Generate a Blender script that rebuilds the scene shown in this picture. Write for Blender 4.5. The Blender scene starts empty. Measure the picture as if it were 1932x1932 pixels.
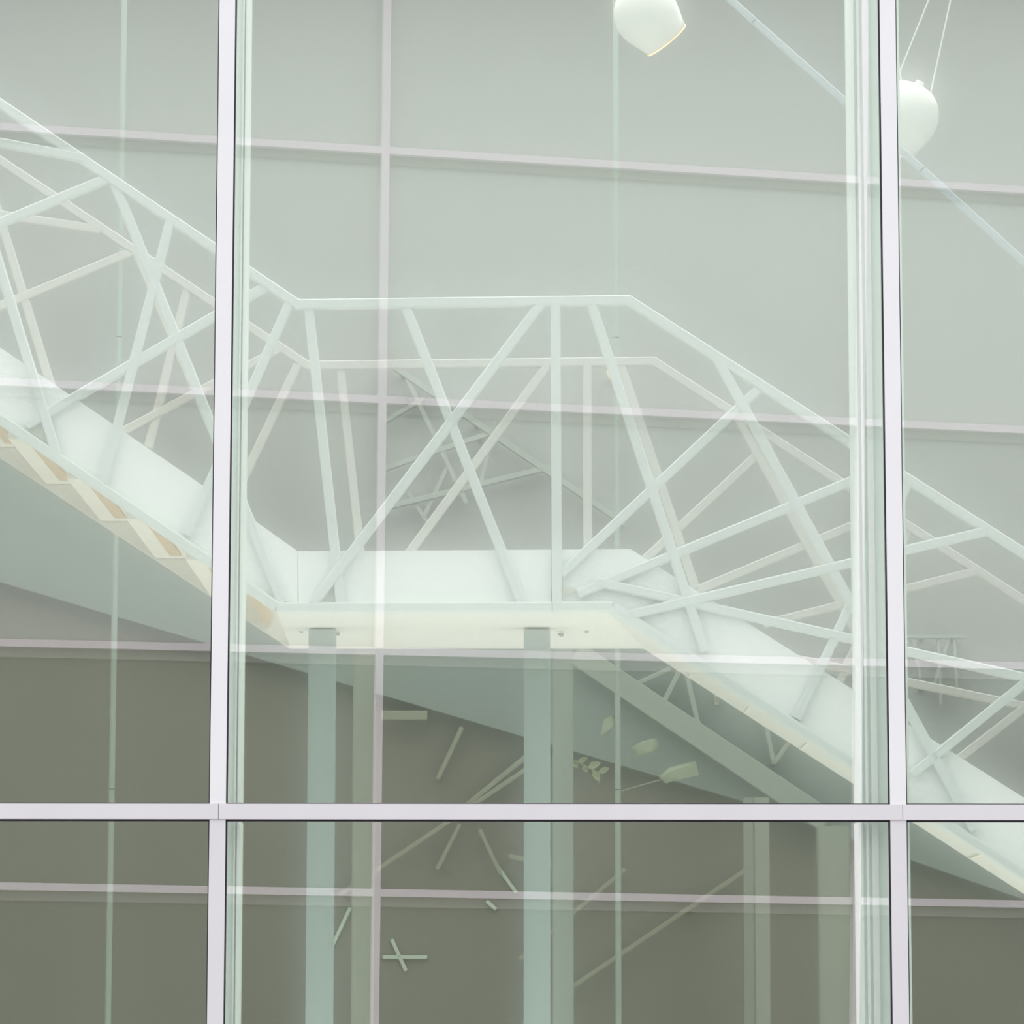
import bpy, math, random
from mathutils import Vector, Matrix
random.seed(4)
S = bpy.context.scene
COL = S.collection

# ---------------------------------------------------------------- camera
F = 7000.0                      # focal length in pixels (image is 1932 px wide)
TAN = 0.14                      # upward pitch
ROLL = 0.0011
cam_d = bpy.data.cameras.new('camera')
cam_d.sensor_width = 36.0
cam_d.lens = F / 1932.0 * 36.0
cam_d.clip_end = 500
cam = bpy.data.objects.new('camera', cam_d)
COL.objects.link(cam)
CAM = Vector((0, 0, 1.6))
ROT = Matrix.Rotation(math.pi / 2 + math.atan(TAN), 3, 'X') @ Matrix.Rotation(ROLL, 3, 'Z')
cam.matrix_world = Matrix.Translation(CAM) @ ROT.to_4x4()
S.camera = cam

# ---------------------------------------------------------------- world, fill lights, exposure
S.view_settings.view_transform = 'Standard'
S.view_settings.look = 'None'
S.view_settings.gamma = 1.0
S.view_settings.use_curve_mapping = False
S.view_settings.exposure = 0.0
w = bpy.data.worlds.new('overcast_sky')
S.world = w
w.use_nodes = True
bg = w.node_tree.nodes['Background']
bg.inputs['Color'].default_value = (0.98, 0.98, 1.0, 1)
bg.inputs['Strength'].default_value = 1.9


def area(name, loc, target, sx, sy, power, col=(1, 1, 1)):
    l = bpy.data.lights.new(name, 'AREA')
    l.shape = 'RECTANGLE'
    l.size = sx
    l.size_y = sy
    l.energy = power
    l.color = col
    o = bpy.data.objects.new(name, l)
    COL.objects.link(o)
    o.location = loc
    d = Vector(target) - Vector(loc)
    o.rotation_euler = d.to_track_quat('-Z', 'Y').to_euler()
    return o


area('hall_fill_light', (0, 18.2, 8.8), (0, 18.2001, 0), 15, 9, 930, (1.0, 0.99, 0.98))  # added fill light above the view, brightens the whole hall
area('soffit_fill_light', (0, 17.0, 0.12), (0, 17.0001, 5), 12, 2.4, 150, (1.0, 0.99, 0.96))  # added fill light at floor level, lifts the stair soffit

# ---------------------------------------------------------------- helpers
YG = 13.0                       # outer face of the glass


def up(px, py, Y):
    """pixel of the photograph -> point on the vertical plane at distance Y"""
    d = ROT @ Vector(((px - 966) / F, -(py - 966) / F, -1))
    return CAM + d * (Y / d.y)


def mat(name, col, rough=0.5, noise=0.0, scale=6.0, spec=0.3, emis=None, strength=0, bump=0.0):
    m = bpy.data.materials.new(name)
    m.use_nodes = True
    nt = m.node_tree
    b = nt.nodes['Principled BSDF']
    b.inputs['Roughness'].default_value = rough
    b.inputs['Specular IOR Level'].default_value = spec
    n = nt.nodes.new('ShaderNodeTexNoise')
    n.inputs['Scale'].default_value = scale
    n.inputs['Detail'].default_value = 6
    tc = nt.nodes.new('ShaderNodeTexCoord')
    nt.links.new(tc.outputs['Object'], n.inputs['Vector'])
    r = nt.nodes.new('ShaderNodeMixRGB')
    r.inputs[1].default_value = (*[c * (1 - noise) for c in col], 1)
    r.inputs[2].default_value = (*[min(1, c * (1 + noise)) for c in col], 1)
    nt.links.new(n.outputs['Fac'], r.inputs[0])
    nt.links.new(r.outputs[0], b.inputs['Base Color'])
    if bump:
        bp = nt.nodes.new('ShaderNodeBump')
        bp.inputs['Strength'].default_value = bump
        nt.links.new(n.outputs['Fac'], bp.inputs['Height'])
        nt.links.new(bp.outputs[0], b.inputs['Normal'])
    if emis:
        b.inputs['Emission Color'].default_value = (*emis, 1)
        b.inputs['Emission Strength'].default_value = strength
    return m


M = {
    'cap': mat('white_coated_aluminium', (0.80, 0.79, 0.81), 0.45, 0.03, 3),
    'cap_low': mat('darker_white_aluminium', (0.70, 0.675, 0.70), 0.5, 0.05, 4),  # slightly darker white for the lower caps and transom covers
    'gasket': mat('black_rubber', (0.035, 0.025, 0.04), 0.6),
    'inner': mat('pale_green_aluminium', (0.84, 0.92, 0.85), 0.4, 0.04, 5),
    'inner_light': mat('pale_white_green_aluminium', (0.92, 0.94, 0.92), 0.4, 0.04, 5),
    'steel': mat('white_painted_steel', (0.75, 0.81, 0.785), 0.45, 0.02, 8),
    'steel_far': mat('dimmed_white_steel', (0.60, 0.61, 0.59), 0.45, 0.02, 8),  # same paint as the near railing, dimmer light put into the colour
    'panel': mat('white_stair_panel', (0.96, 0.98, 0.965), 0.5, 0.02, 2),
    'soffit': mat('beige_soffit', (0.80, 0.80, 0.73), 0.6, 0.03, 3),
    'riser': mat('ochre_timber', (0.62, 0.47, 0.28), 0.6, 0.08, 12),
    'tread': mat('pale_timber', (0.82, 0.80, 0.70), 0.6, 0.04, 9),
    'wall': mat('pale_green_plaster', (0.385, 0.415, 0.385), 0.8, 0.03, 1.2),
    'mid': mat('grey_green_shade_tone', (0.235, 0.28, 0.25), 0.8, 0.03, 1.2),
    'dark': mat('dark_olive_mirrored_tone', (0.185, 0.187, 0.15), 0.8, 0.08, 0.9),
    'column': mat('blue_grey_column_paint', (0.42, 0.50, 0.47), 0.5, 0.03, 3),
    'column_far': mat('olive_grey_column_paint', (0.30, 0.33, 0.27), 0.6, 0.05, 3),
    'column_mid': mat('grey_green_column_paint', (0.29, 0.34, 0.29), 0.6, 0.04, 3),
    'broad_leaf': mat('pale_green_broad_leaf', (0.33, 0.38, 0.27), 0.6, 0.12, 14),
    'ghost': mat('muted_green_steel', (0.40, 0.45, 0.39), 0.6, 0.03, 5),
    'band': mat('sage_green_steel', (0.33, 0.38, 0.32), 0.6, 0.03, 5),
    'ghost_low': mat('olive_steel', (0.27, 0.29, 0.21), 0.6, 0.03, 5),
    'stick': mat('pale_green_mirrored_bar', (0.50, 0.60, 0.48), 0.6, 0.03, 5),
    'tie': mat('pale_blue_steel', (0.62, 0.70, 0.72), 0.4, 0.02, 5),
    'tie_end': mat('grey_steel_joint', (0.42, 0.5, 0.5), 0.4, 0.02, 5),
    'rod': mat('mint_painted_steel', (0.36, 0.43, 0.37), 0.5, 0.03, 5),
    'lamp': mat('white_lacquered_shade', (0.90, 0.92, 0.87), 0.35, 0.01, 5),
    'lamp_in': mat('lit_shade_rim', (0.9, 0.6, 0.3), 0.5, emis=(1.0, 0.50, 0.18), strength=2.2),
    'cord': mat('white_cord', (0.85, 0.9, 0.86), 0.6),
    'floor': mat('pale_terrazzo', (0.78, 0.78, 0.74), 0.5, 0.15, 30),
    'ground': mat('grey_paving', (0.33, 0.33, 0.33), 0.8, 0.1, 4),
    'roof': mat('white_roof', (0.75, 0.77, 0.75), 0.8, 0.02, 2),
    'opp_frame': mat('lilac_white_frame', (0.97, 0.84, 0.94), 0.5, 0.03, 2),
    'opp_side': mat('lilac_grey_frame_shade', (0.33, 0.32, 0.31), 0.6, 0.03, 2),
    'opp_light': mat('pale_sky_tone_cladding', (0.58, 0.61, 0.59), 0.6, 0.05, 0.4),  # brightness of mirrored sky put into the panel colour
    'opp_mid': mat('grey_sky_tone_cladding', (0.46, 0.48, 0.46), 0.6, 0.1, 0.4),
    'opp_dark': mat('dark_green_cladding', (0.10, 0.11, 0.10), 0.5, 0.25, 0.35),
    'leaf': mat('yellow_green_leaf', (0.29, 0.33, 0.2), 0.6, 0.2, 20),
    'bracket': mat('grey_bracket', (0.42, 0.46, 0.41), 0.5, 0.05, 10),
}

# hazy coated glass: clear transmission + a soft scattered share + mirror share
g = bpy.data.materials.new('coated_hazy_glass')
g.use_nodes = True
nt = g.node_tree
nt.nodes.remove(nt.nodes['Principled BSDF'])
tr = nt.nodes.new('ShaderNodeBsdfTransparent')
tr.inputs['Color'].default_value = (0.98, 1.0, 0.985, 1)
rf = nt.nodes.new('ShaderNodeBsdfRefraction')
rf.inputs['Color'].default_value = (0.98, 1.0, 0.985, 1)
rf.inputs['IOR'].default_value = 1.06
rf.inputs['Roughness'].default_value = 0.66
gl = nt.nodes.new('ShaderNodeBsdfGlossy')
gl.inputs['Roughness'].default_value = 0.0
gl.inputs['Color'].default_value = (1, 1, 1, 1)
m1 = nt.nodes.new('ShaderNodeMixShader')
m1.inputs[0].default_value = 0.33
nt.links.new(tr.outputs[0], m1.inputs[1])
nt.links.new(rf.outputs[0], m1.inputs[2])
m2 = nt.nodes.new('ShaderNodeMixShader')
m2.inputs[0].default_value = 0.22
nt.links.new(m1.outputs[0], m2.inputs[1])
nt.links.new(gl.outputs[0], m2.inputs[2])
nt.links.new(m2.outputs[0], nt.nodes['Material Output'].inputs['Surface'])
M['glass'] = g
g = bpy.data.materials.new('clear_glass_back')
g.use_nodes = True
nt = g.node_tree
nt.nodes.remove(nt.nodes['Principled BSDF'])
tr = nt.nodes.new('ShaderNodeBsdfTransparent')
tr.inputs['Color'].default_value = (0.98, 1.0, 0.985, 1)
nt.links.new(tr.outputs[0], nt.nodes['Material Output'].inputs['Surface'])
M['glass_back'] = g

WL = {}


def tag(o, label=None, cat=None, group=None, kind=None):
    if label: o['label'] = label
    if cat: o['category'] = cat
    if group: o['group'] = group
    if kind: o['kind'] = kind
    return o


def empty(name, loc):
    o = bpy.data.objects.new(name, None)
    COL.objects.link(o)
    o.location = loc
    o.empty_display_size = 0.1
    WL[o.name] = Vector(loc)
    return o


def mk(name, verts, faces, m, parent=None, smooth=False, fm=None):
    vs = [Vector(v) for v in verts]
    lo = Vector([min(v[i] for v in vs) for i in range(3)])
    hi = Vector([max(v[i] for v in vs) for i in range(3)])
    c = (lo + hi) / 2
    me = bpy.data.meshes.new(name)
    me.from_pydata([v - c for v in vs], [], faces)
    ms = m if isinstance(m, list) else [m]
    for k in ms: me.materials.append(M[k])
    if fm:
        for p, i in zip(me.polygons, fm): p.material_index = i
    if smooth:
        for p in me.polygons: p.use_smooth = True
    me.update()
    o = bpy.data.objects.new(name, me)
    COL.objects.link(o)
    WL[o.name] = c
    if parent:
        o.parent = parent
        o.location = c - WL[parent.name]
    else:
        o.location = c
    return o


BF = [(0, 1, 2, 3), (7, 6, 5, 4), (0, 4, 5, 1), (1, 5, 6, 2), (2, 6, 7, 3), (3, 7, 4, 0)]


def boxd(x0, x1, y0, y1, z0, z1):
    v = [(x0, y0, z0), (x1, y0, z0), (x1, y0, z1), (x0, y0, z1), (x0, y1, z0), (x1, y1, z0), (x1, y1, z1), (x0, y1, z1)]
    return v, BF


def box(name, x0, x1, y0, y1, z0, z1, m, parent=None):
    v, f = boxd(x0, x1, y0, y1, z0, z1)
    return mk(name, v, f, m, parent)


def prism(pts, y0, y1):
    """polygon of (x,z) extruded from y0 to y1"""
    n = len(pts)
    v = [(p[0], y0, p[1]) for p in pts] + [(p[0], y1, p[1]) for p in pts]
    f = [tuple(range(n)), tuple(range(2 * n - 1, n - 1, -1))]
    for i in range(n):
        j = (i + 1) % n
        f.append((i, i + n, j + n, j))
    return v, f


def pxprism(pix, Y, th):
    return prism([(lambda q: (q.x, q.z))(up(a, b, Y)) for a, b in pix], Y, Y + th)


def bard(a, b, wd, dp, ch=0.16):
    """chamfered square tube from a to b, wd across, dp in depth"""
    d = (b - a).normalized()
    n = Vector((0, 1, 0))
    n = (n - d * n.dot(d)).normalized()
    s = d.cross(n)
    c = ch * min(wd, dp)
    hw, hd = wd / 2, dp / 2
    sec = [(-hw + c, -hd), (hw - c, -hd), (hw, -hd + c), (hw, hd - c), (hw - c, hd), (-hw + c, hd), (-hw, hd - c), (-hw, -hd + c)]
    v = [a + s * x + n * y for x, y in sec] + [b + s * x + n * y for x, y in sec]
    f = [tuple(range(7, -1, -1)), tuple(range(8, 16))]
    for i in range(8):
        j = (i + 1) % 8
        f.append((i, j, j + 8, i + 8))
    return v, f


def bar(name, p, q, Y, wpx, m, parent=None, dp=None, dy=0.0):
    wd = wpx * Y / F
    a = up(*p, Y + dy)
    b = up(*q, Y + dy)
    v, f = bard(a, b, wd, dp or wd)
    return mk(name, v, f, m, parent)


def joined(name, lst, m, parent=None):
    V, Fc = [], []
    for v, f in lst:
        o = len(V)
        V += list(v)
        Fc += [tuple(i + o for i in t) for t in f]
    return mk(name, V, Fc, m, parent)


# ---------------------------------------------------------------- structure: the hall
def X(px, py, Y): return up(px, py, Y).x
def Z(px, py, Y): return up(px, py, Y).z


YB = 24.0
tag(box('floor', -9, 9, 13.2, 25, -0.1, 0, 'floor'), kind='structure')
tag(box('wall_back', -9, 9, YB, YB + 0.2, 0, 9, 'wall'), kind='structure')
tag(box('wall_left', -9.2, -9, 13.2, 24.2, 0, 9, 'wall'), kind='structure')
tag(box('wall_right', 9, 9.2, 13.2, 24.2, 0, 9, 'wall'), kind='structure')
tag(box('ceiling', -9.2, 9.2, 13.2, 24.2, 9, 9.2, 'roof'), kind='structure')
# added panels whose darker tones stand in for shade and mirroring under the stair
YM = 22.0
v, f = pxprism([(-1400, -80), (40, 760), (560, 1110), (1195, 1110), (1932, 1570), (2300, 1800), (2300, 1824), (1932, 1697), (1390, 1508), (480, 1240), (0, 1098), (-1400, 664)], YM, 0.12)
tag(mk('trim_1', v, f, 'mid'), 'grey-green sloping panel of painted shade just under the stair', kind='structure')
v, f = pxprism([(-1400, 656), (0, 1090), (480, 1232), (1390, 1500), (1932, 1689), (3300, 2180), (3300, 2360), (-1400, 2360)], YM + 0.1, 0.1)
tag(mk('trim_2', v, f, 'dark'), 'dark olive lower panel standing in for a mirrored dark zone, with a long sloping top edge', kind='structure')
tag(box('ground', -40, 40, -50, 13.0, -0.15, -0.02, 'ground'), kind='structure')

# ---------------------------------------------------------------- structure: the glass front
# vertical caps: centre px at the transom; width 30 px
xL = X(412, 1532, YG)
xR = X(1693, 1532, YG)
bay = xR - xL
hw = 15.0 * YG / F
zt0, zt1 = Z(966, 1547, YG), Z(966, 1518, YG)
ZTOP = 6.4
caps = [xL - bay, xL, xR, xR + bay]
edges = [xL - 2 * bay] + caps + [xR + 2 * bay]
n = 0
for i, x in enumerate(edges):
    for lo in (False, True):
        n += 1
        z0, z1 = (0.0, zt0) if lo else (zt1, ZTOP)
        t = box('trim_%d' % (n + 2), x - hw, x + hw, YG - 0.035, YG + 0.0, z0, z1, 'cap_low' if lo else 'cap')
        tag(t, kind='structure')
        # box profile behind the glass, wider than the cap
        if i == 3 or i == 2:
            if i == 2:
                px0, px1 = 400, 457
            else:
                px0, px1 = 1619, 1712
            py = 1532
            yb = YG + 0.06
            a, b = X(px0, py, yb), X(px1, py, yb)
            if i == 3: b = X(1716, py, yb)
            if i == 2: a, b = X(396, py, yb), X(453, py, yb)
        else:
            yb = YG + 0.06
            a, b = x - 0.05, x + 0.05
        box('inner_mullion', a, b, yb, yb + 0.16, z0 + 0.001, z1 - 0.001, 'inner', t)
        # slim fins on the face of the box profile
        if i == 3:
            for (f0, f1, mm) in ((1619, 1627, 'opp_frame'), (1633, 1638, 'inner_light'), (1644, 1656, 'inner_light')):
                box('fin', X(f0, py, yb), X(f1, py, yb), yb - 0.012, yb, z0 + 0.002, z1 - 0.002, 'inner_light', t)
        elif i == 2:
            for (f0, f1) in ((444, 447), (450, 453)):
                box('fin', X(f0 - 2, py, yb), X(f1 - 2, py, yb), yb - 0.012, yb, z0 + 0.002, z1 - 0.002, 'inner_light', t)
        # gasket lines each side
        for s in (-1, 1):
            gx = x + s * (hw + 0.0022)
            box('gasket', gx - 0.0026, gx + 0.0026, YG - 0.02, YG - 0.001, z0 + (0.0 if lo else 0.004), z1 - (0.004 if lo else 0), 'gasket', t)
# transom: three covers in view, butted with hairline joints
xj = [edges[0], xL - bay + 0.01, X(414, 1532, YG), X(1701, 1532, YG), xR + bay, edges[-1]]
for i in range(len(xj) - 1):
    n += 1
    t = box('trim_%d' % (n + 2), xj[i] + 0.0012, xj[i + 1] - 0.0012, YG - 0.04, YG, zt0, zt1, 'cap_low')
    tag(t, kind='structure')
    box('gasket', xj[i] + 0.002, xj[i + 1] - 0.002, YG - 0.02, YG - 0.001, zt1, zt1 + 0.004, 'gasket', t)
    box('gasket', xj[i] + 0.002, xj[i + 1] - 0.002, YG - 0.02, YG - 0.001, zt0 - 0.0065, zt0, 'gasket', t)
    box('joint_backing', xj[i + 1] - 0.003, xj[i + 1] + 0.003, YG - 0.034, YG - 0.028, zt0 + 0.001, zt1 - 0.001, 'bracket', t)
n += 1
tag(box('trim_%d' % (n + 2), edges[0], edges[-1], YG - 0.075, YG + 0.1, ZTOP, ZTOP + 0.06, 'cap'), kind='structure')
tag(box('wall_front', -9.2, 9.2, YG, YG + 0.2, ZTOP + 0.06, 9.2, 'cap'), kind='structure')
for s, nm in ((-1, 'wall_front_left'), (1, 'wall_front_right')):
    e = edges[0] - hw if s < 0 else edges[-1] + hw
    x0, x1 = (-9.2, e) if s < 0 else (e, 9.2)
    tag(box(nm, x0, x1, YG, YG + 0.2, 0, ZTOP + 0.06, 'cap'), kind='structure')
# panes
n = 0
for i in range(len(edges) - 1):
    for lo in (False, True):
        n += 1
        z0, z1 = (0.02, zt0 - 0.001) if lo else (zt1 + 0.001, ZTOP)
        v, f = boxd(edges[i] + hw + 0.001, edges[i + 1] - hw - 0.001, YG, YG + 0.024, z0, z1)
        o = mk('window_%d' % n, v, f, ['glass', 'glass_back'], fm=[0, 1, 1, 1, 1, 1])
        tag(o, kind='structure')

# ---------------------------------------------------------------- the staircase
YN, YF = 16.3, 17.8
stair = empty('staircase', up(860, 1157, 17.0) - Vector((0, 0, 0)))
tag(stair, 'white steel staircase with crossed-bar truss railings and a level landing', 'staircase')

CN_TOP = [(-300, -6), (562, 575), (1186, 567), (2130, 1171)]
CF_TOP = [(-300, 103), (580, 690), (1233, 682), (2130, 1262)]


def polyrail(name, pts, Y, wpx, m, parent, dy=0):
    """mitred rail: one mesh following the polyline in the plane Y"""
    P = [up(a, b, Y + dy) for a, b in pts]
    wd = wpx * Y / F
    hd = wd / 2
    ring = []
    for i, p in enumerate(P):
        d0 = (P[i] - P[i - 1]).normalized() if i else (P[1] - P[0]).normalized()
        d1 = (P[i + 1] - P[i]).normalized() if i < len(P) - 1 else d0
        t = (d0 + d1).normalized()
        s = Vector((-t.z, 0, t.x))
        k = 1 / max(0.3, s.dot(Vector((-d0.z, 0, d0.x))))
        c = 0.12 * wd
        sec = [(-hd * k + c, -hd), (hd * k - c, -hd), (hd * k, -hd + c), (hd * k, hd - c), (hd * k - c, hd), (-hd * k + c, hd), (-hd * k, hd - c), (-hd * k, -hd + c)]
        ring.append([p + s * x + Vector((0, y, 0)) for x, y in sec])
    V = [v for r in ring for v in r]
    Fc = [tuple(range(8)), tuple(range(len(V) - 1, len(V) - 9, -1))]
    for r in range(len(ring) - 1):
        for i in range(8):
            j = (i + 1) % 8
            Fc.append((r * 8 + i, r * 8 + 8 + i, r * 8 + 8 + j, r * 8 + j))
    return mk(name, V, Fc, m, parent)


near = polyrail('railing', CN_TOP, YN, 19, 'steel', stair)
tag(near, 'mint-white truss railing nearest the glass')
NB = [('brace', (-50, 260), (158, 299), 18), ('brace', (-140, 480), (203, 337), 19),
      ('brace', (217, 348), (533, 1138), 20), ('brace', (322, 414), (194, 912), 18),
      ('brace', (507, 538), (50, 803), 19), ('brace', (-40, 372), (107, 858), 19),
      ('brace', (547, 570), (352, 1010), 18), ('post', (582, 578), (643, 1140), 19),
      ('brace', (1022, 572), (590, 1140), 19), ('brace', (765, 578), (985, 1140), 19),
      ('post', (1048, 572), (1051, 1140), 19), ('brace', (1116, 574), (1330, 1230), 19),
      ('brace', (1436, 730), (1058, 1085), 18), ('brace', (1354, 678), (1838, 1566), 19),
      ('brace', (1090, 1122), (1692, 872), 18), ('brace', (1178, 1163), (1858, 1003), 18),
      ('brace', (1125, 1098), (2100, 1316), 18), ('brace', (1716, 905), (1503, 1356), 18),
      ('brace', (1975, 1255), (1720, 1462), 18)]
for i, (nm, p, q, wpx) in enumerate(NB):
    bar(nm, p, q, YN, wpx, 'steel', near, dp=0.038, dy=((i * 7) % 5 - 2) * 0.0028)
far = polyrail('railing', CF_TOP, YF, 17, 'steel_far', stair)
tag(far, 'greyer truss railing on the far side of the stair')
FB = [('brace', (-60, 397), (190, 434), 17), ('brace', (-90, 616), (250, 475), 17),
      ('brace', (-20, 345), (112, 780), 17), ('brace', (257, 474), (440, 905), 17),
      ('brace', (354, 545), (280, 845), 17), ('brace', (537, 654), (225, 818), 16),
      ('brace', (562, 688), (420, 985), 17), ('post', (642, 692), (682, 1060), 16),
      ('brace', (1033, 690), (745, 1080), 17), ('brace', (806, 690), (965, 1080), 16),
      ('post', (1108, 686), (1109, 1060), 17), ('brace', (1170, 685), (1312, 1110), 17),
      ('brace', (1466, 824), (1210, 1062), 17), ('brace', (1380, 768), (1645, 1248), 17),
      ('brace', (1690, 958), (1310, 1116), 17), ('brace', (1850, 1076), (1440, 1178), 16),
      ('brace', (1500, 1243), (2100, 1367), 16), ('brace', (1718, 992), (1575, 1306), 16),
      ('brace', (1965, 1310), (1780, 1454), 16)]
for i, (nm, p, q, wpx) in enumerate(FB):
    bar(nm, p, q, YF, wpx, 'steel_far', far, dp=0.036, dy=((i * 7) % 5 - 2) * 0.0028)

# bottom chords of the near truss
LOW = [(-300, 599), (522, 1157), (1153, 1155), (2130, 1790)]
def shift(pts, d): return [(a, b - d) for a, b in pts]
cj = up(1041, 1146, YN).x
for k, (p, q) in enumerate((((-300, 587), (522, 1145)), ((522, 1147), (1041, 1146)), ((1042.5, 1146), (1155, 1145)), ((1155, 1146), (2130, 1780)))):
    bar('bottom_chord', p, q, YN, 20, 'steel', near, dp=0.05, dy=0.001 * k)
# solid side panels, one per run, hairline joints between them
PAN = [
    [(-300, 451), (493, 991), (561.5, 1040), (561.5, 1156), (524, 1156), (-300, 598)],
    [(563, 1040), (1040, 1037), (1040, 1155), (563, 1156)],
    [(1042, 1037), (1190, 1036), (2130, 1630), (2130, 1788), (1153, 1154), (1042, 1155)],
]
for p in PAN:
    v, f = pxprism(p, YN + 0.03, 0.03)
    mk('side_panel', v, f, 'panel', stair)
# far stringer
FLOW = [(-300, 665), (545, 1222), (1215, 1222), (2130, 1812)]
FUP = [(-300, 560), (560, 1120), (1210, 1118), (2130, 1700)]
for k in range(3):
    p = [FUP[k], FUP[k + 1], FLOW[k + 1], FLOW[k]]
    v, f = pxprism(p, YF - 0.05, 0.05)
    o = mk('far_stringer', v, f, 'soffit', stair)
    o.name = 'stringer'
    tag(o, 'beige stringer on the far side')
# landing soffit
a, b = up(522, 1155, YN + 0.06), up(1153, 1153, YN + 0.06)
c, d = up(1213, 1221, YF - 0.05), up(548, 1221, YF - 0.05)
v = [a, b, c, d] + [p + Vector((0, 0, 0.1)) for p in (a, b, c, d)]
mk('landing_soffit', v, [(3, 2, 1, 0), (4, 5, 6, 7), (0, 1, 5, 4), (1, 2, 6, 5), (2, 3, 7, 6), (3, 0, 4, 7)], 'soffit', stair)
# steps of the upper flight: pitch of 114 px run / 77 px rise
zl = up(522, 1157, YN).z
xs = up(522, 1157, YN).x
run = 114.5 * YN / F
rise = run * 0.679
for i in range(8):
    x1 = xs - 0.125 - i * run
    z1 = zl + 0.235 + i * rise
    box('tread', x1 - run - 0.02, x1, YN + 0.065, YF - 0.055, z1 + 0.012, z1 + 0.05, 'tread', stair)
    box('riser', x1 - 0.018, x1, YN + 0.066, YF - 0.056, z1 + 0.05 - rise + 0.0, z1 + 0.012, 'riser', stair)
for i in range(8):
    x1 = xs - 0.125 - i * run
    z1 = zl + 0.235 + i * rise
    o = box('tread_strip', x1 - 0.205, x1 - 0.15, YN + 0.07, YF - 0.2, z1 + 0.004, z1 + 0.012, 'riser', stair)
# lower flight
zl = up(1153, 1155, YN).z
xs = up(1153, 1155, YN).x
for i in range(9):
    x0 = xs + 0.16 + i * run
    z1 = zl + 0.07 - i * run * 0.65
    box('tread', x0 - 0.02, x0 + run, YN + 0.065, YF - 0.055, z1 - 0.05, z1 - 0.012, 'tread', stair)
    box('riser', x0 + run - 0.018, x0 + run, YN + 0.066, YF - 0.056, z1 - 0.05 - run * 0.65 + 0.04, z1 - 0.05, 'riser', stair)
# soffit plate of the lower flight
a, b = up(1153, 1154, YN + 0.06), up(2130, 1789, YN + 0.06)
c, d = up(2130, 1811, YF - 0.05), up(1213, 1221, YF - 0.05)
b = Vector((c.x, b.y, c.z)); a = Vector((a.x, a.y, d.z))
v = [a, b, c, d] + [p + Vector((0, 0, 0.03)) for p in (a, b, c, d)]
mk('flight_soffit', v, [(3, 2, 1, 0), (4, 5, 6, 7), (0, 1, 5, 4), (1, 2, 6, 5), (2, 3, 7, 6), (3, 0, 4, 7)], 'soffit', stair)
# gusset triangles at the feet of the bars
for tri in ([(612, 1138), (628, 1112), (632, 1138)], [(1062, 1105), (1092, 1112), (1062, 1128)], [(50, 808), (78, 795), (88, 838)]):
    v, f = pxprism(tri, YN + 0.022, 0.008)
    mk('gusset', v, f, 'tread', stair)
# small bolted clamps under the landing
for (cx, cy) in ((568, 1181), (637, 1194), (1107, 1178), (1060, 1196)):
    Yc = 17.1
    p = up(cx, cy, Yc)
    zz = up(860, 1157, YN).z
    o = box('clamp', p.x - 0.009, p.x + 0.009, Yc - 0.012, Yc + 0.012, p.z - 0.012, zz - 0.0005, 'bracket', stair)
    box('bolt', p.x - 0.018, p.x - 0.009, Yc - 0.006, Yc + 0.006, p.z - 0.008, p.z + 0.004, 'bracket', o)

# ---------------------------------------------------------------- columns
def column(px0, px1, pyt, Y, m, label, grp=None, zt=None, base=True):
    a, b = up(px0, 1700, Y), up(px1, 1700, Y)
    z = zt if zt is not None else up(px0, pyt, Y).z
    r = empty('column', ((a.x + b.x) / 2, Y, 0))
    tag(r, label, 'column', grp)
    wd = b.x - a.x
    V, f = bard(Vector(((a.x + b.x) / 2, Y, 0.03)), Vector(((a.x + b.x) / 2, Y + 0.0001, z)), wd, wd * 0.9, 0.07)
    mk('shaft', V, f, m, r)
    box('base_plate', a.x - 0.03, b.x + 0.03, Y - wd * 0.6, Y + wd * 0.6, 0, 0.03, m, r)
    if base:
        box('head_plate', a.x - 0.012, b.x + 0.012, Y - wd * 0.5, Y + wd * 0.5, z - 0.012, z - 0.0005, m, r)


zs = up(860, 1157, YN).z
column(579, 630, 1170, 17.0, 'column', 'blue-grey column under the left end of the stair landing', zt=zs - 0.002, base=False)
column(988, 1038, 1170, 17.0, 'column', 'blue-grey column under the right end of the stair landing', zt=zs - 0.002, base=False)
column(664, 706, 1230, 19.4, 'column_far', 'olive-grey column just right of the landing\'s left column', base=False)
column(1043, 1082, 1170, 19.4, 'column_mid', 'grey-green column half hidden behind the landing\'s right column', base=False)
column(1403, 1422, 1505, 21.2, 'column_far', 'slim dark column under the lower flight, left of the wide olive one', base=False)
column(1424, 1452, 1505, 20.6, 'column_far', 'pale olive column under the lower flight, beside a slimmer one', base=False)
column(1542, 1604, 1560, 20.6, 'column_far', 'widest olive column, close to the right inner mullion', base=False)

# thin hanging rods
def rod(px, label):
    Y = 20.2
    p = up(px, 1600, Y)
    r = empty('steel_rod', (p.x, Y, 0))
    tag(r, label, 'rod', None)
    wd = 11 * Y / F
    for k, (za, zb) in enumerate(((0.02, 2.9), (2.905, 5.4), (5.405, 8.98))):
        V, f = bard(Vector((p.x, Y, za)), Vector((p.x, Y + 0.0001, zb)), wd, wd, 0.3)
        mk('rod_length', V, f, 'rod', r)
    box('base_plate', p.x - 0.05, p.x + 0.05, Y - 0.05, Y + 0.05, 0, 0.02, 'rod', r)


rod(209, 'slender mint-green upright rod left of the left mullion')
rod(1166, 'slender mint-green upright rod right of the landing columns')

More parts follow.
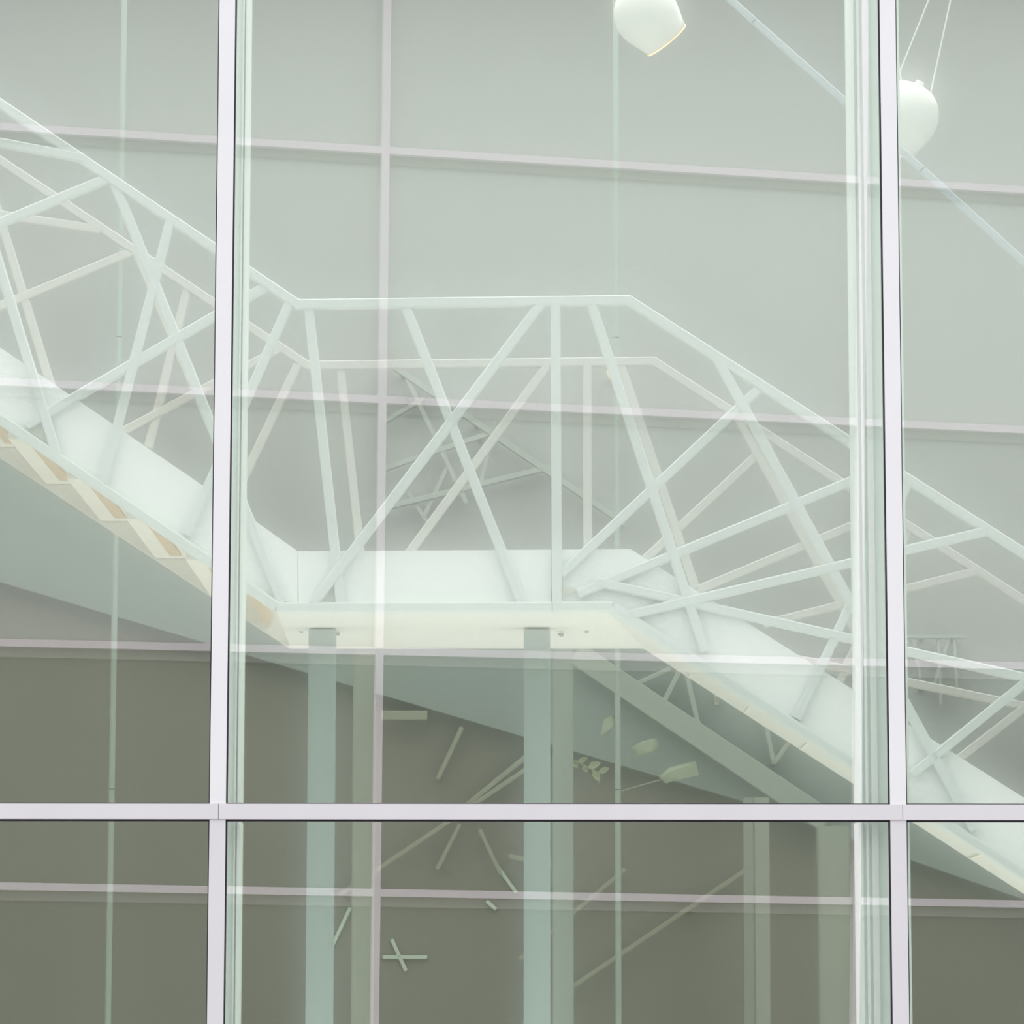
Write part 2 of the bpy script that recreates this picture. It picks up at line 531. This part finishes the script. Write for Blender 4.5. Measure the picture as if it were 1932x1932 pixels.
# diagonal tie at the upper right, in front of the stair
YT = 15.2
t = empty('tie_bar', up(1742, 322, YT))
tag(t, 'pale blue diagonal steel bar descending across the upper right', 'tie bar')
J = [(1300, -72), (1423, 40), (1740, 320), (2130, 674)]
for k in range(3):
    (x0, y0), (x1, y1) = J[k], J[k + 1]
    L = math.hypot(x1 - x0, y1 - y0)
    ux, uy = (x1 - x0) / L, (y1 - y0) / L
    bar('bar_length', (x0 + ux * 1.2, y0 + uy * 1.2), (x1 - ux * 1.2, y1 - uy * 1.2), YT, 13, 'tie', t)
    if k: bar('joint', (x0 - ux * 3, y0 - uy * 3), (x0 + ux * 3, y0 + uy * 3), YT, 10, 'tie_end', t)

# ---------------------------------------------------------------- pendant lamps
def lathe(prof, axis, origin, segs=40):
    axis = axis.normalized()
    u = axis.cross(Vector((0, 1, 0.02))).normalized()
    w_ = axis.cross(u)
    V, Fc = [], []
    for (t_, r_) in prof:
        for s in range(segs):
            a_ = 2 * math.pi * s / segs
            V.append(origin + axis * t_ + (u * math.cos(a_) + w_ * math.sin(a_)) * r_)
    for i in range(len(prof) - 1):
        for s in range(segs):
            s2 = (s + 1) % segs
            Fc.append((i * segs + s, i * segs + s2, (i + 1) * segs + s2, (i + 1) * segs + s))
    return V, Fc


def lamp(cpx, cpy, Y, axis, k, label, cords):
    c = up(cpx, cpy, Y)
    r = empty('pendant_lamp', c)
    tag(r, label, 'lamp', 'bell-shaped white pendants')
    ax = Vector(axis).normalized()
    u = k * Y / F           # metres per unit px
    prof = [(-72, 0.5), (-72, 7), (-66, 8), (-64, 16), (-60, 30), (-50, 44), (-35, 55), (-15, 62), (5, 63), (25, 58), (45, 51), (60, 47.5), (60.5, 45.5), (44, 48), (20, 55), (-10, 58), (-40, 50), (-58, 20), (-60, 0.5)]
    V, Fc = lathe([(a * u, b * u) for a, b in prof], ax, c)
    mk('shade', V, Fc, 'lamp', r, smooth=True)
    V, Fc = lathe([(60.6 * u, 45.3 * u), (61.6 * u, 47.6 * u), (60.0 * u, 48.0 * u), (59.0 * u, 45.5 * u), (60.6 * u, 45.3 * u)], ax, c)
    mk('rim', V, Fc, 'lamp_in', r, smooth=True)
    V, Fc = lathe([(-50 * u, 0.5 * u), (-50 * u, 14 * u), (-25 * u, 14 * u), (-10 * u, 22 * u), (0, 16 * u), (4 * u, 0.5 * u)], ax, c, 20)
    mk('bulb', V, Fc, 'lamp_in', r, smooth=True)
    for (p, q) in cords:
        a_, b_ = up(*p, Y), up(*q, Y)
        V, Fc = bard(a_, b_, 3.2 * Y / F, 3.2 * Y / F, 0.3)
        mk('cord', V, Fc, 'cord', r)


lamp(1221, 30, 15.6, (0.66, 0.34, -0.74), 1.0, 'white pendant lamp at the top edge, tilted with a glowing orange rim', [((1178, -22), (1120, -520)), ((1192, -30), (1230, -520))])
lamp(1703, 222, 15.9, (-0.5, 0.36, -1), 1.08, 'white pendant lamp half behind the right mullion, hung on two cords', [((1692, 150), (1960, -520)), ((1753, 190), (1900, -500)), ((1700, 150), (1672, -20))])

# ---------------------------------------------------------------- distant second stair and its lower run
YD = 23.88
s2 = empty('distant_staircase', up(900, 1000, YD))
tag(s2, 'faint green truss staircase far behind, seen through the landing railing', 'staircase')
DB = [((740, 690), (1180, 990), 12), ((728, 958), (1045, 880), 11), ((728, 884), (930, 816), 10), ((768, 716), (880, 950), 10),
      ((728, 795), (800, 752), 9), ((800, 975), (845, 880), 9), ((770, 930), (805, 985), 8), ((920, 860), (905, 920), 9)]
for i, (p, q, wd) in enumerate(DB):
    bar('brace', p, q, YD, wd, 'ghost', s2, dp=0.03, dy=i * 0.003)
s3 = empty('lower_truss', up(1500, 1400, 21.9))
tag(s3, 'muted green zigzag truss under the lower flight at right', 'truss')
for i, (p, q, wd) in enumerate([((1085, 1232), (1560, 1550), 44), ((1250, 1330), (1290, 1250), 10), ((1290, 1250), (1325, 1400), 10), ((1180, 1300), (1265, 1262), 9), ((1352, 1330), (1352, 1290), 9), ((1440, 1345), (1460, 1440), 9), ((1460, 1440), (1490, 1400), 9)]):
    bar('brace' if i else 'chord', p, q, 21.9, wd, 'band', s3, dp=0.03, dy=i * 0.004)
s4 = empty('mirrored_truss', up(1000, 1600, 22.02))  # solid bars added in place of a truss mirrored in the glass
tag(s4, 'dim olive bars standing in for a mirrored truss across the dark lower panel', 'truss')
for i, (p, q, wd) in enumerate([((872, 1372), (826, 1470), 9), ((1000, 1422), (880, 1520), 10), ((868, 1555), (825, 1640), 8), ((1080, 1862), (1410, 1640), 9),
                                ((640, 1690), (1010, 1440), 9), ((905, 1565), (945, 1650), 8), ((720, 1350), (806, 1350), 18), ((960, 1616), (1080, 1640), 9), ((980, 1810), (1180, 1640), 8)]):
    bar('brace', p, q, 22.02, wd, 'ghost_low', s4, dp=0.03, dy=-i * 0.004)
for i, (p, q, lab) in enumerate([((661, 1712), (606, 1830), 'pale green batten leaning left beside the olive column'),
                                 ((739, 1772), (766, 1832), 'short pale batten pointing down right of the lilac upright'),
                                 ((722, 1806), (806, 1806), 'short level pale batten low in the dark bay'),
                                 ((938, 1634), (974, 1684), 'white-tipped sloping batten left of the right landing column'),
                                 ((918, 1700), (936, 1716), 'tiny pale batten just under the lower lilac line')]):
    o = bar('reflection', p, q, 22.088, 7, 'stick', None, dp=0.02)  # solid sticks shaped after bright bars mirrored in the glass
    tag(o, lab, 'reflection')

def standoff(p, Y, Yw, parent):
    q = up(p[0], p[1], Y)
    box('standoff', q.x - 0.012, q.x + 0.012, q.y, Yw - 0.001, q.z - 0.012, q.z + 0.012, 'ghost_low' if Yw < 23 else 'ghost', parent)


for p in ((760, 704), (900, 799), (1040, 882), (905, 825)): standoff(p, 23.88, YB, s2)
for p in ((1250, 1330), (1325, 1400), (1460, 1438), (1352, 1320), (1190, 1298)): standoff(p, 21.9, YM, s3)
for p in ((830, 1462), (890, 1512), (828, 1630), (1300, 1714), (700, 1652), (915, 1585), (760, 1350), (1000, 1622), (1000, 1795)): standoff(p, 22.02, YM + 0.1, s4)

# faint truss fragment in the right bay
s5 = empty('balcony_frame', up(1760, 1250, 23.88))
tag(s5, 'small faint latticed balcony frame beyond the right mullion', 'balcony')
for i, (p, q) in enumerate([((1700, 1202), (1822, 1202)), ((1722, 1205), (1740, 1300)), ((1760, 1300), (1790, 1205)), ((1800, 1205), (1805, 1300)), ((1770, 1205), (1775, 1330))]):
    bar('brace' if i else 'top_rail', p, q, 23.88, 7, 'ghost', s5, dp=0.03, dy=i * 0.003)

for p in ((1740, 1202), (1800, 1202), (1740, 1298)): standoff(p, 23.88, YB, s5)

# leafy sprigs in the dark bay
def sprig(px, py, dx, dy, nl, label, Y):
    a, b = up(px, py, Y), up(px + dx, py + dy, Y)
    r = empty('leafy_sprig', a)
    tag(r, label, 'plant')
    V, Fc = bard(a, b, 0.006, 0.006, 0.2)
    mk('stem', V, Fc, 'leaf', r)
    for i in range(nl):
        t_ = (i + 0.5) / nl
        p = a.lerp(b, t_)
        s = 1 if i % 2 else -1
        L = random.uniform(0.05, 0.08)
        d = ((b - a).normalized() * 0.7 + Vector((0.1 * s, random.uniform(-.3, .3), 0.6 * s))).normalized() * L
        n_ = Vector((-d.z, 0.01, d.x)).normalized() * L * 0.25
        up_ = Vector((0, 0.004, 0))
        V = [p, p + d * 0.35 + n_, p + d * 0.7 + n_ * 0.8, p + d, p + d * 0.7 - n_ * 0.8, p + d * 0.35 - n_, p + d * 0.5 + up_ * 2]
        V2 = V + [q + Vector((0, 0.003, 0)) for q in V]
        Fc = [(i_, (i_ + 1) % 6, 6) for i_ in range(6)] + [((i_ + 1) % 6 + 7, i_ + 7, 13) for i_ in range(6)] + [(i_, i_ + 7, (i_ + 1) % 6 + 7, (i_ + 1) % 6) for i_ in range(6)]
        mk('leaf', V2, Fc, 'leaf', r)


sprig(1075, 1430, 58, 30, 6, 'leafy sprig beside the right landing column at the dark slope', 19.4)


r = empty('climbing_plant', up(1172, 1500, 20.2))
tag(r, 'climbing plant with three broad pale leaves held on the slender rod', 'plant')
for k, (joint, foot, poly) in enumerate([((1171, 1392), (1160, 1380), [(1134, 1388), (1137, 1356), (1150, 1350), (1165, 1352), (1156, 1372), (1146, 1387)]),
                         ((1173, 1440), (1200, 1420), [(1192, 1410), (1210, 1398), (1236, 1392), (1246, 1407), (1230, 1420), (1200, 1430)]),
                         ((1173, 1492), (1250, 1470), [(1243, 1466), (1262, 1446), (1312, 1436), (1319, 1462), (1284, 1470), (1256, 1478)])]):
    Y = 20.2
    pts = [(lambda q: (q.x, q.z))(up(a, b, Y)) for a, b in poly]
    v, f = prism(pts, Y, Y + 0.006)
    n_ = len(pts)
    for q in range(n_):                       # cup the blade a little
        d = 0.03 * ((q % 2) - 0.5)
        v[q] = (v[q][0], v[q][1] + d, v[q][2])
        v[q + n_] = (v[q + n_][0], v[q + n_][1] + d, v[q + n_][2])
    o = mk('leaf', v, f, 'broad_leaf', r)
    V, Fc = bard(up(*joint, Y), up(*foot, Y), 0.007, 0.007, 0.2)
    mk('leaf_stalk', V, Fc, 'ghost_low', o)

# small warm lamp behind the landing railing
r = empty('wall_lamp', up(1157, 703, 23.8))
tag(r, 'tiny warm orange lamp glowing behind the landing railing', 'lamp')
V, Fc = lathe([(-0.05, 0.002), (-0.045, 0.03), (0, 0.045), (0.04, 0.03), (0.045, 0.002)], Vector((0, 0, 1)), up(1157, 703, 23.8), 16)
warm = mat('warm_globe', (0.9, 0.75, 0.5), 0.5, emis=(1, 0.72, 0.38), strength=0.35)
M['warm'] = warm
mk('globe', V, Fc, 'warm', r, smooth=True)
p = up(1157, 703, 23.8)
box('bracket', p.x - 0.01, p.x + 0.01, 23.83, 24.0, p.z - 0.01, p.z + 0.01, 'bracket', r)

# ---------------------------------------------------------------- the building opposite (behind the viewer), mirrored in the glass
# plane: starts at mirrored distance D0 at x=0 and recedes to the right
D0, SL = 46.0, 0.20


def vp(px, py, off=0.0):
    """point on the opposite facade whose mirror image falls on that pixel"""
    d = ROT @ Vector(((px - 966) / F, -(py - 966) / F, -1))
    # virtual plane y = D0 + SL*x + off
    t_ = (D0 + off) / (d.y - SL * d.x)
    p = CAM + d * t_
    return Vector((p.x, 2 * YG - p.y, p.z))


opp = empty('opposite_building', (0, 2 * YG - D0, 0))
tag(opp, 'building with a lilac-white window grid, seen mirrored in the glass front', 'building')
HX = [(-3000, -820, 230), ]
rows = [(-235, -65), (240, 360), (721, 812), (1213, 1257), (1672, 1706), (2140, 2150)]   # y at px x=0 and x=1932


def rowy(k, px):
    a, b = rows[k]
    return a + (b - a) * px / 1932.0


cols = [(-1075, -1105), (-172, -200), (730, 706), (1630, 1612), (2510, 2520)]
XA, XB = -1900, 3300


def oppbar(name, p, q, wpx, m, off, dp=0.1, parent=None):
    a, b = vp(*p, off=off), vp(*q, off=off)
    wd = wpx * D0 / F
    d = (b - a).normalized()
    nn = Vector((SL, 1, 0)).normalized()
    nn = (nn - d * nn.dot(d)).normalized()
    s = d.cross(nn)
    hw_, hd_ = wd / 2, dp / 2
    V = [a - s * hw_ - nn * hd_, a + s * hw_ - nn * hd_, a + s * hw_ + nn * hd_, a - s * hw_ + nn * hd_]
    V += [b - s * hw_ - nn * hd_, b + s * hw_ - nn * hd_, b + s * hw_ + nn * hd_, b - s * hw_ + nn * hd_]
    return mk(name, V, BF, m, opp)


def colx(k, py):
    a, b = cols[k]
    return a + (b - a) * py / 1932.0


# cladding panels; the paler upper rows carry mirrored sky in their colour
allc = [lambda py: XA] + [(lambda py, k=k: colx(k, py)) for k in range(len(cols))] + [lambda py: XB]
allr = [lambda px: -1300] + [(lambda px, k=k: rowy(k, px)) for k in range(len(rows))] 
for ri in range(len(allr) - 1):
    for ci in range(len(allc) - 1):
        def P(cf, rf_):
            x, y = cf(900), 0
            for _ in range(3):
                y = rf_(x); x = cf(y)
            return (x, y)
        q = [P(allc[ci], allr[ri]), P(allc[ci + 1], allr[ri]), P(allc[ci + 1], allr[ri + 1]), P(allc[ci], allr[ri + 1])]
        fr = [vp(*k_, off=0.14) for k_ in q]
        bk = [k_ + Vector((0, -0.08, 0)) for k_ in fr]
        m = 'opp_light' if ri <= 2 else ('opp_mid' if ri == 3 else 'opp_dark')
        mk('cladding_panel', fr + bk, BF, m, opp)
for k in range(len(rows)):
    oppbar('transom', (XA, rowy(k, XA)), (XB, rowy(k, XB)), 14, 'opp_frame', 0.0, 0.12)
    oppbar('shade_strip', (XA, rowy(k, XA) + 17), (XB, rowy(k, XB) + 17), 18, 'opp_side', 0.08, 0.02)  # darker strip imitating the shade below each transom
for k in range(len(cols)):
    oppbar('mullion', (colx(k, -1300), -1300), (colx(k, 2150), 2150), 15, 'opp_frame', -0.005, 0.12)
# body of the building down to the ground
a, b = vp(XA, 1000, off=0.3), vp(XB, 1000, off=0.3)
top = vp(XA, -1300).z
V = []
for z in (0, top):
    V += [(a.x, a.y, z), (b.x, b.y, z), (b.x - 1, b.y - 9, z), (a.x - 1, a.y - 9, z)]
mk('body', V, BF, 'opp_dark', opp)
